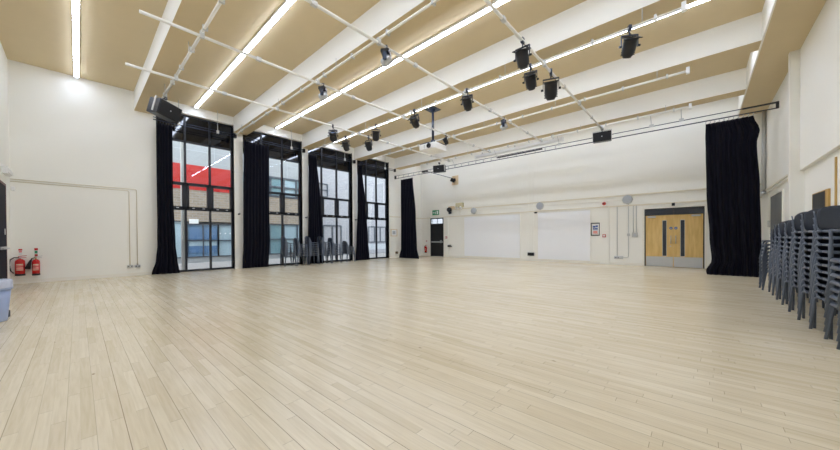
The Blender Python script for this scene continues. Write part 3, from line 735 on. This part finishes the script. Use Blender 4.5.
# spotlights / floodlights on boards
t = on_far('wall_spotlight', 'black spotlight on a small plywood square high on the far wall', 'spotlight', -11.17, 4.75)
MB().box(-.24, .24, -.02, 0, -.28, .28).build('mounting_board', M_PLY, t)
MB().box(-.04, .04, -.12, -.02, -.05, .1).build('bracket', M_BLACK, t)
MB().lathe([(0, -.14), (.09, -.13), (.1, 0), (.12, .12), (.1, .12), (.08, .05), (0, .05)], 18, Matrix.Translation((-.05, -.2, -.02)) @ Matrix.Rotation(1.0, 4, 'X') @ Matrix.Rotation(-.5, 4, 'Y')).build('lamp_head', M_BLACK, t)
t = thing('stay_wire', 'thin dark stay slanting from the curtain track to the high spotlight', 'stay', (-11.25, YF-.2, 4.86))
MB().cyl((0, 0, 0), (-.08, -2.42, .08), .018, 8).build('rod', M_NAVYG, t)
MB().box(-.25, .1, -2.53, -2.40, .0, .09).build('track_clip', M_BLACK, t)
t = on_far('wall_spotlight', 'black lamp on a plywood square above and right of the exit door', 'spotlight', -11.46, 2.97)
MB().box(-.24, .24, -.02, 0, -.02, .2).build('mounting_board', M_PLY, t)
MB().box(-.03, .03, -.14, -.02, -.12, .06).build('bracket', M_BLACK, t)
MB().lathe([(0, -.12), (.1, -.1), (.12, .04), (.15, .16), (.12, .16), (.09, .1), (0, .1)], 18, Matrix.Translation((-.02, -.22, -.07)) @ Matrix.Rotation(1.3, 4, 'X') @ Matrix.Rotation(.6, 4, 'Y')).build('lamp_head', M_BLACK, t)
MB().cyl((-.1, -.15, -.24), (.05, -.12, -.2), .06, 12).build('ballast', M_NAVYG, t)
t = on_far('emergency_floodlight', 'beige twin floodlight box at the left end of the upper rail', 'floodlight', -10.79, 3.14)
MB().box(-.26, .26, -.16, 0, -.08, .18).build('battery_case', M_BEIGE, t, bevel=.015)
for s in (-1, 1): MB().lathe([(0, -.05), (.06, -.04), (.085, .05), (0, .06)], 16, Matrix.Translation((s*.13, -.16, -.14)) @ Matrix.Rotation(1.2, 4, 'X')).build('lamp', M_WHITE, t)
MB().box(-.02, .02, -.03, 0, -.55, -.08).build('conduit', M_TRIM, t)

# ------------------------------------------------------------------ left wall fittings (rot +90: local -y faces +x, local x runs along +y)
t = thing('wall_conduit', 'pair of slim cream pipes along the left wall dropping to two sockets', 'conduit', (XL, 0, 0), PI/2)
MB().tube([(YN+.01, -.018, 2.885), (1.30, -.018, 2.885), (1.335, -.018, 2.85), (1.335, -.018, .36)], .011, 8).build('upper_tube', M_RAIL, t)
MB().tube([(YN+.01, -.018, 2.825), (1.11, -.018, 2.825), (1.15, -.018, 2.785), (1.15, -.018, .36)], .011, 8).build('lower_tube', M_RAIL, t)
for y in (1.15, 1.335):
    MB().box(y-.072, y+.072, -.04, 0, .27, .36).build('socket_box', M_STEEL, t, bevel=.005)
    for q in (-.035, .035): MB().box(y+q-.018, y+q+.018, -.043, -.04, .30, .33).build('outlet', M_BLACK, t)
t = thing('wall_sensor', 'small white sensor box on the left wall beside the dark door', 'sensor', (XL, -1.18, 2.63), PI/2)
MB().box(-.035, .035, -.06, 0, -.06, .05).build('body', M_WHITE, t, bevel=.008)
t = thing('emergency_light', 'white emergency light box above the dark door at far left', 'light', (-13.0, YN, 2.95), PI)
MB().box(-.33, .33, -.09, 0, -.09, .09).build('casing', M_WHITE, t, bevel=.01)
MB().box(-.30, .30, -.12, -.09, -.07, .05).build('cover', M_WHITE, t, bevel=.02)
t = thing('framed_notice', 'small pale wood framed notice left of the far left curtain', 'picture', (XL, 13.1, 1.54), PI/2)
f = MB().box(-.27, .27, -.025, 0, .18, .22).box(-.27, .27, -.025, 0, -.22, -.18).box(-.27, -.23, -.025, 0, -.18, .18).box(.23, .27, -.025, 0, -.18, .18)
f.build('frame', M_PLY, t)
n_ = MB().box(-.23, .23, -.012, -.002, -.18, .18).build('notice', M_WHITE, t)
MB().box(-.12, .12, -.014, -.012, -.09, .10).build('picture_block', M_GREY, n_)
for i, (y, nm) in enumerate(((4.42, 'first'), (7.33, 'second'), (10.2, 'third'))):
    t = thing('curtain_hook', 'small black tie hook on the %s pier between the windows' % nm, 'hook', (XL+.03, y, 2.22), PI/2, 'curtain tie hooks')
    MB().cyl((0, 0, 0), (0, -.14, 0), .014, 8).cyl((0, -.14, 0), (.0, -.14, .05), .014, 8).build('pin', M_BLACK, t)
    MB().cyl((0, -.012, 0), (0, 0, 0), .035, 12).build('plate', M_BLACK, t)
t = thing('wall_socket', 'black socket low on the left wall beside the far left curtain', 'socket', (XL, 13.3, .30), PI/2)
MB().box(-.09, .09, -.07, 0, -.07, .07).build('box', M_BLACK, t, bevel=.01)
MB().box(-.03, .03, -.10, -.07, -.03, .03).build('plug', M_BLACK, t)

# ------------------------------------------------------------------ right wall fittings (rot -90: local -y faces -x, local x runs along -y)
t = thing('notice_board', 'black notice board with pine end on the right wall above the chairs', 'board', (XRL, 9.58, 1.75), -PI/2)
MB().box(-.52, .34, -.03, 0, -.28, .28).build('felt_panel', M_BLACK, t)
f = MB().box(.34, .50, -.032, 0, -.30, .30).box(-.54, .34, -.032, 0, .285, .30).box(-.54, .34, -.032, 0, -.30, -.285).box(-.54, -.52, -.032, 0, -.285, .285)
f.build('frame', M_PINE, t)
t = thing('timber_batten', 'thin upright pine batten on the right wall behind the chairs', 'batten', (XRL, 8.75, 0), -PI/2)
MB().box(-.025, .025, -.02, 0, .1, 2.55).build('batten', M_PINE, t)
t = thing('wall_conduit', 'grey pipe climbing the far right corner behind the large curtain', 'pipe', (1.63, YF, 0))
MB().cyl((0, -.06, 2.70), (0, -.06, 5.4), .05, 12).build('tube', M_GALV, t)
MB().cyl((0, -.06, 2.62), (0, -.06, 2.72), .065, 12).build('collar', M_STEEL, t)
t = thing('wall_switch', 'small grey switch box on the right wall left of the grey doors', 'switch', (XRL, 15.35, 1.60), -PI/2)
MB().box(-.1, .1, -.06, 0, -.11, .11).build('box', M_GALV, t, bevel=.008)
MB().cyl((0, -.025, .11), (0, -.025, 1.07), .014, 8).build('conduit', M_TRIM, t)

# ------------------------------------------------------------------ bin
t = thing('waste_bin', 'pale blue plastic bin with folded liner at the left edge of the floor', 'bin', (-7.742, -.905, 0))
MB().lathe([(0, .015), (.175, .015), (.18, 0), (.185, .02), (.225, .52), (.218, .52), (.178, .03), (0, .03)], 32).build('body', M_BIN, t)
MB().lathe([(.24, .50), (.236, .60), (.228, .615), (.214, .605), (.214, .50), (.232, .49)], 32).build('liner', M_LINER, t)
MB().lathe([(.226, .475), (.236, .47), (.238, .495), (.226, .50)], 32).build('rim', M_BIN, t)
MB().prism([(-.02, .37), (.03, .40), (.035, .47), (-.01, .45)], -.012, .012, M=Matrix.Rotation(.55, 4, 'Z') @ Matrix.Translation((0, .214, 0))).build('upper_mark', M_DOORGRY, t)
MB().prism([(-.05, .02), (.06, .04), (.06, .14), (.02, .12)], -.01, .01, M=Matrix.Rotation(.55, 4, 'Z') @ Matrix.Translation((0, .192, 0))).build('lower_mark', M_DOORGRY, t)

# ------------------------------------------------------------------ stacking chairs (front faces local -y)
def make_chair():
    t = thing('stacking_chair', 'x', 'chair')
    nx = 10
    prof = [(-.225, .405), (-.222, .425), (-.21, .438), (-.18, .442), (-.1, .434), (0, .426), (.1, .422), (.16, .426), (.19, .437)]
    P = [[(x, y, z-.014*(1-(x/.2)**2)*(1 if k > 2 else 0)) for x in [(-.2+.4*i/nx) for i in range(nx+1)]] for k, (y, z) in enumerate(prof)]
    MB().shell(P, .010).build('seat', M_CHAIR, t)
    bp = [(.19, .437), (.204, .475), (.217, .52), (.230, .58), (.243, .65), (.252, .70), (.259, .745)]
    P = []
    for k, (y, z) in enumerate(bp):
        row = []
        hw = .2 if k < 3 else .2-.005*(k-2)
        for i in range(nx+1):
            u = -1+2*i/nx
            zz = z-(.065*abs(u)**3.5)*(k/6)**2.5
            row.append((u*hw, y-.038*u*u*min(1, k/2), zz))
        P.append(row)
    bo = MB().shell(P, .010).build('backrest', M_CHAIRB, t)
    for q in (-1, 1):      # thickened side ribs of the back, lit edges given the lighter chair colour
        inn = [(.03, .432), (.15, .432), (.19, .444), (.207, .50), (.222, .58), (.236, .65), (.244, .672)]
        out = [(.03, .440), (.10, .452), (.135, .49), (.158, .545), (.180, .60), (.205, .655), (.222, .678)]
        m = MB().shell([[(q*.199, y0, z0), (q*.205, (y0+y1)/2, (z0+z1)/2), (q*.212, y1, z1)] for (y0, z0), (y1, z1) in zip(inn, out)], .007)
        m.tube([(q*.212, y, z) for y, z in out], .007, 6); m.build('side_wing', M_CHAIR, bo)
    for q in (-1, 1):
        # each leg curves over into the bar that carries the side of the seat
        m = MB(); m.tube([(q*.222, -.25, 0), (q*.214, -.222, .20), (q*.206, -.198, .37), (q*.203, -.185, .405), (q*.201, -.155, .423), (q*.2, -.02, .425)], .0165, 8); m.build('leg', M_CHAIR, t)
        m = MB(); m.tube([(q*.225, .245, 0), (q*.215, .215, .20), (q*.206, .19, .37), (q*.203, .178, .405), (q*.201, .15, .423), (q*.2, -.02, .425)], .0165, 8); m.build('leg', M_CHAIR, t)
    return t
CH = make_chair(); FIRST = [True]
def stack(x, y, rz, n, group, where, jit, pitch=.083):
    rnd = random.Random(jit)
    for k in range(n):
        lab = 'grey plastic chair, %s up in %s' % (ORD[k+1] if k else 'lowest', where)
        if k == n-1: lab = 'grey plastic chair, topmost in %s' % where
        loc = (x+rnd.uniform(-.003, .003), y+rnd.uniform(-.003, .003), k*pitch); r = rz+rnd.uniform(-.008, .008)
        if FIRST[0]:
            FIRST[0] = False; CH.location = loc; CH.rotation_euler.z = r; tag(CH, lab, None, group)
        else: dup(CH, loc, r, lab, group)
GR = 'grey chairs stacked along the right wall'
RS = [(5.58, 7, -PI/2, 1.345), (6.10, 11, .12, 1.325), (6.66, 11, .10, 1.31), (7.32, 11, .12, 1.32), (7.98, 10, .08, 1.33), (8.60, 10, .10, 1.34), (9.16, 10, .06, 1.35), (9.72, 9, .08, 1.37), (10.36, 9, -PI/2, 1.30)]
NS = ['nearest right wall stack, sideways', 'second nearest stack by the right wall', 'third nearest stack by the right wall', 'fourth nearest stack by the right wall', 'fifth nearest stack by the right wall', 'sixth nearest stack by the right wall', 'third stack from the far end, right wall', 'second stack from the far end, right wall', 'low sideways stack nearest the large black curtain']
for i, (y, n, rz, x) in enumerate(RS): stack(x, y, rz, n, GR, 'the '+NS[i], 10+i)
GL = 'grey chairs stacked under the windows'
LS = [(6.20, 8), (6.76, 7), (7.32, 8), (7.96, 8), (8.50, 7), (9.34, 5)]
for i, (y, n) in enumerate(LS): stack(-13.42, y, PI, n, GL, 'the %s window stack from the left' % ORD[i+1], 30+i)

# ------------------------------------------------------------------ outside the windows
struct(MB().box(-45, XL-.3, -20, 40, -.2, -.02).build('ground_paving', M_PAVE))
bd = thing('courtyard_building', 'pale building across the courtyard with red cladding and brick, through the windows', 'building', (-19.5, 0, 0))
MB().box(-.4, 0, -8, 10.6, 2.14, 3.78).build('brick_band', M_BRICK, bd)
MB().box(-.4, 0, 10.6, 30, 0, 9.5).build('white_brick_wing', M_BRICKW, bd)
MB().box(-.4, .02, -8, 6.1, 3.78, 5.06).build('red_panel', M_REDPANEL, bd)
MB().box(-.4, .0, -8, 10.6, 5.06, 9.5).build('rendered_wall', M_RENDER, bd)
MB().box(-.4, 0, -8, 10.6, -.02, .28).build('plinth', M_RENDER, bd)
j = MB()
for z in (5.82, 6.6, 7.4): j.box(0, .012, -8, 10.6, z-.012, z+.012)
for y in range(-7, 11, 2): j.box(0, .012, y-.01, y+.01, 5.06, 9.5)
j.build('panel_joint', M_GREY, bd)
def out_window(y0, y1, z0, z1, ny, nz, mm, name='outside_window', t=.05):
    f = MB()
    for k in range(ny+1):
        y = y0+(y1-y0)*k/ny; f.box(-.1, .05, y-t/2, y+t/2, z0, z1)
    for k in range(nz+1):
        z = z0+(z1-z0)*k/nz; f.box(-.1, .045, y0, y1, z-t/2, z+t/2)
    fo = f.build(name, M_OUTFRAME, bd)
    for k in range(ny):
        a, b = y0+(y1-y0)*k/ny, y0+(y1-y0)*(k+1)/ny
        MB().box(-.06, -.04, a+t/2, b-t/2, z0, z1).build('pane', mm[k % len(mm)], fo)
MB().box(-.4, -.1, 6.1, 10.6, 3.78, 5.06).build('back_wall', M_RENDER, bd)
out_window(6.3, 10.4, 3.86, 5.0, 5, 2, [M_OUTGLASS, M_OUTPALE], t=.1)
# ground floor glazing
MB().box(-.4, -.15, -8, 10.6, .28, 2.14).build('back_wall', M_OUTDARK, bd)
out_window(-2.0, 1.6, .28, 2.12, 4, 2, [M_OUTDARK, M_OUTBLUE])
out_window(1.6, 3.75, .28, 2.12, 2, 1, [M_OUTDARK, M_OUTPALE])
out_window(3.75, 5.15, .28, 2.0, 2, 2, [M_OUTBLUE])
out_window(5.15, 7.0, .28, 2.0, 2, 2, [M_OUTPALE, M_OUTGLASS])
out_window(7.0, 10.5, .28, 2.1, 4, 2, [M_OUTPALE, M_OUTGLASS, M_OUTPALE, M_OUTPALE])
b_ = MB()
for z0, z1 in ((.5, .85), (1.2, 1.75)): b_.box(-.03, -.01, 3.82, 5.08, z0, z1)
b_.build('blue_display_panel', mat('display_blue', (92, 124, 162), .4), bd)
MB().box(-.03, -.01, 3.82, 5.08, .86, 1.15).build('pale_display_panel', M_OUTPALE, bd)
MB().box(0, .03, 3.85, 4.25, 2.0, 2.26).build('white_sign', M_WHITE, bd)
b_ = MB()
for k in range(6): b_.cyl((-.02, 5.25+k*.24, 1.52), (-.01, 5.25+k*.24, 1.52), .035, 10)
b_.build('glazing_dots', M_WHITE, bd)
# white wing: upper window, doors, lower window
out_window(10.95, 11.85, 4.15, 5.02, 2, 2, [M_OUTGLASS], t=.08)
out_window(11.5, 12.95, .0, 2.12, 2, 1, [M_OUTPALE, M_REDPANEL], 'outside_door', t=.1)
out_window(15.5, 17.3, .9, 2.12, 3, 1, [M_OUTPALE, M_OUTPALE, M_OUTDARK], t=.09)
MB().box(0, .02, 13.6, 24, .3, .75).build('grey_band', M_GREY, bd)
# steel column outside the first window
t = thing('steel_column', 'grey steel column standing outside the first window beside the curtain', 'column', (-15.1, 2.78, -.02))
MB().cyl((0, 0, 0), (0, 0, 5.2), .06, 16).build('shaft', M_GALV, t)
MB().box(-.1, .1, -.1, .1, 0, .02).build('base_plate', M_GALV, t)

# ------------------------------------------------------------------ sky, camera, view
wd = bpy.data.worlds.new('sky'); SC.world = wd; wd.use_nodes = True
bg = wd.node_tree.nodes['Background']; bg.inputs[0].default_value = (.88, .94, 1.0, 1); bg.inputs[1].default_value = 3.8

F_PX, YAW, PIT, ROL, CY = 308.807751, math.radians(42.07345), math.radians(-.472663), math.radians(-.3446557), 240.611682
fw = Vector((-math.sin(YAW), math.cos(YAW), 0)); rt = Vector((math.cos(YAW), math.sin(YAW), 0)); up = Vector((0, 0, 1))
F2 = fw*math.cos(PIT)+up*math.sin(PIT); U2 = up*math.cos(PIT)-fw*math.sin(PIT)
R2 = rt*math.cos(ROL)+U2*math.sin(ROL); U3 = U2*math.cos(ROL)-rt*math.sin(ROL)
cam = bpy.data.cameras.new('camera'); co = bpy.data.objects.new('camera', cam); COL.objects.link(co)
Mx = Matrix((R2, U3, -F2)).transposed().to_4x4(); Mx.translation = (0, 0, 1.2)
co.matrix_world = Mx
cam.sensor_width = 36; cam.lens = 36*F_PX/840; cam.shift_y = (CY-225)/840; cam.clip_start = .05; cam.clip_end = 200
SC.camera = co
SC.view_settings.view_transform = 'Standard'; SC.view_settings.look = 'None'; SC.view_settings.gamma = 1
SC.view_settings.use_curve_mapping = False; SC.view_settings.exposure = 0
cy = SC.cycles
cy.use_denoising = True
cy.max_bounces = 10; cy.diffuse_bounces = 6; cy.transparent_max_bounces = 12; cy.caustics_reflective = False; cy.caustics_refractive = False
cy.sample_clamp_indirect = 6
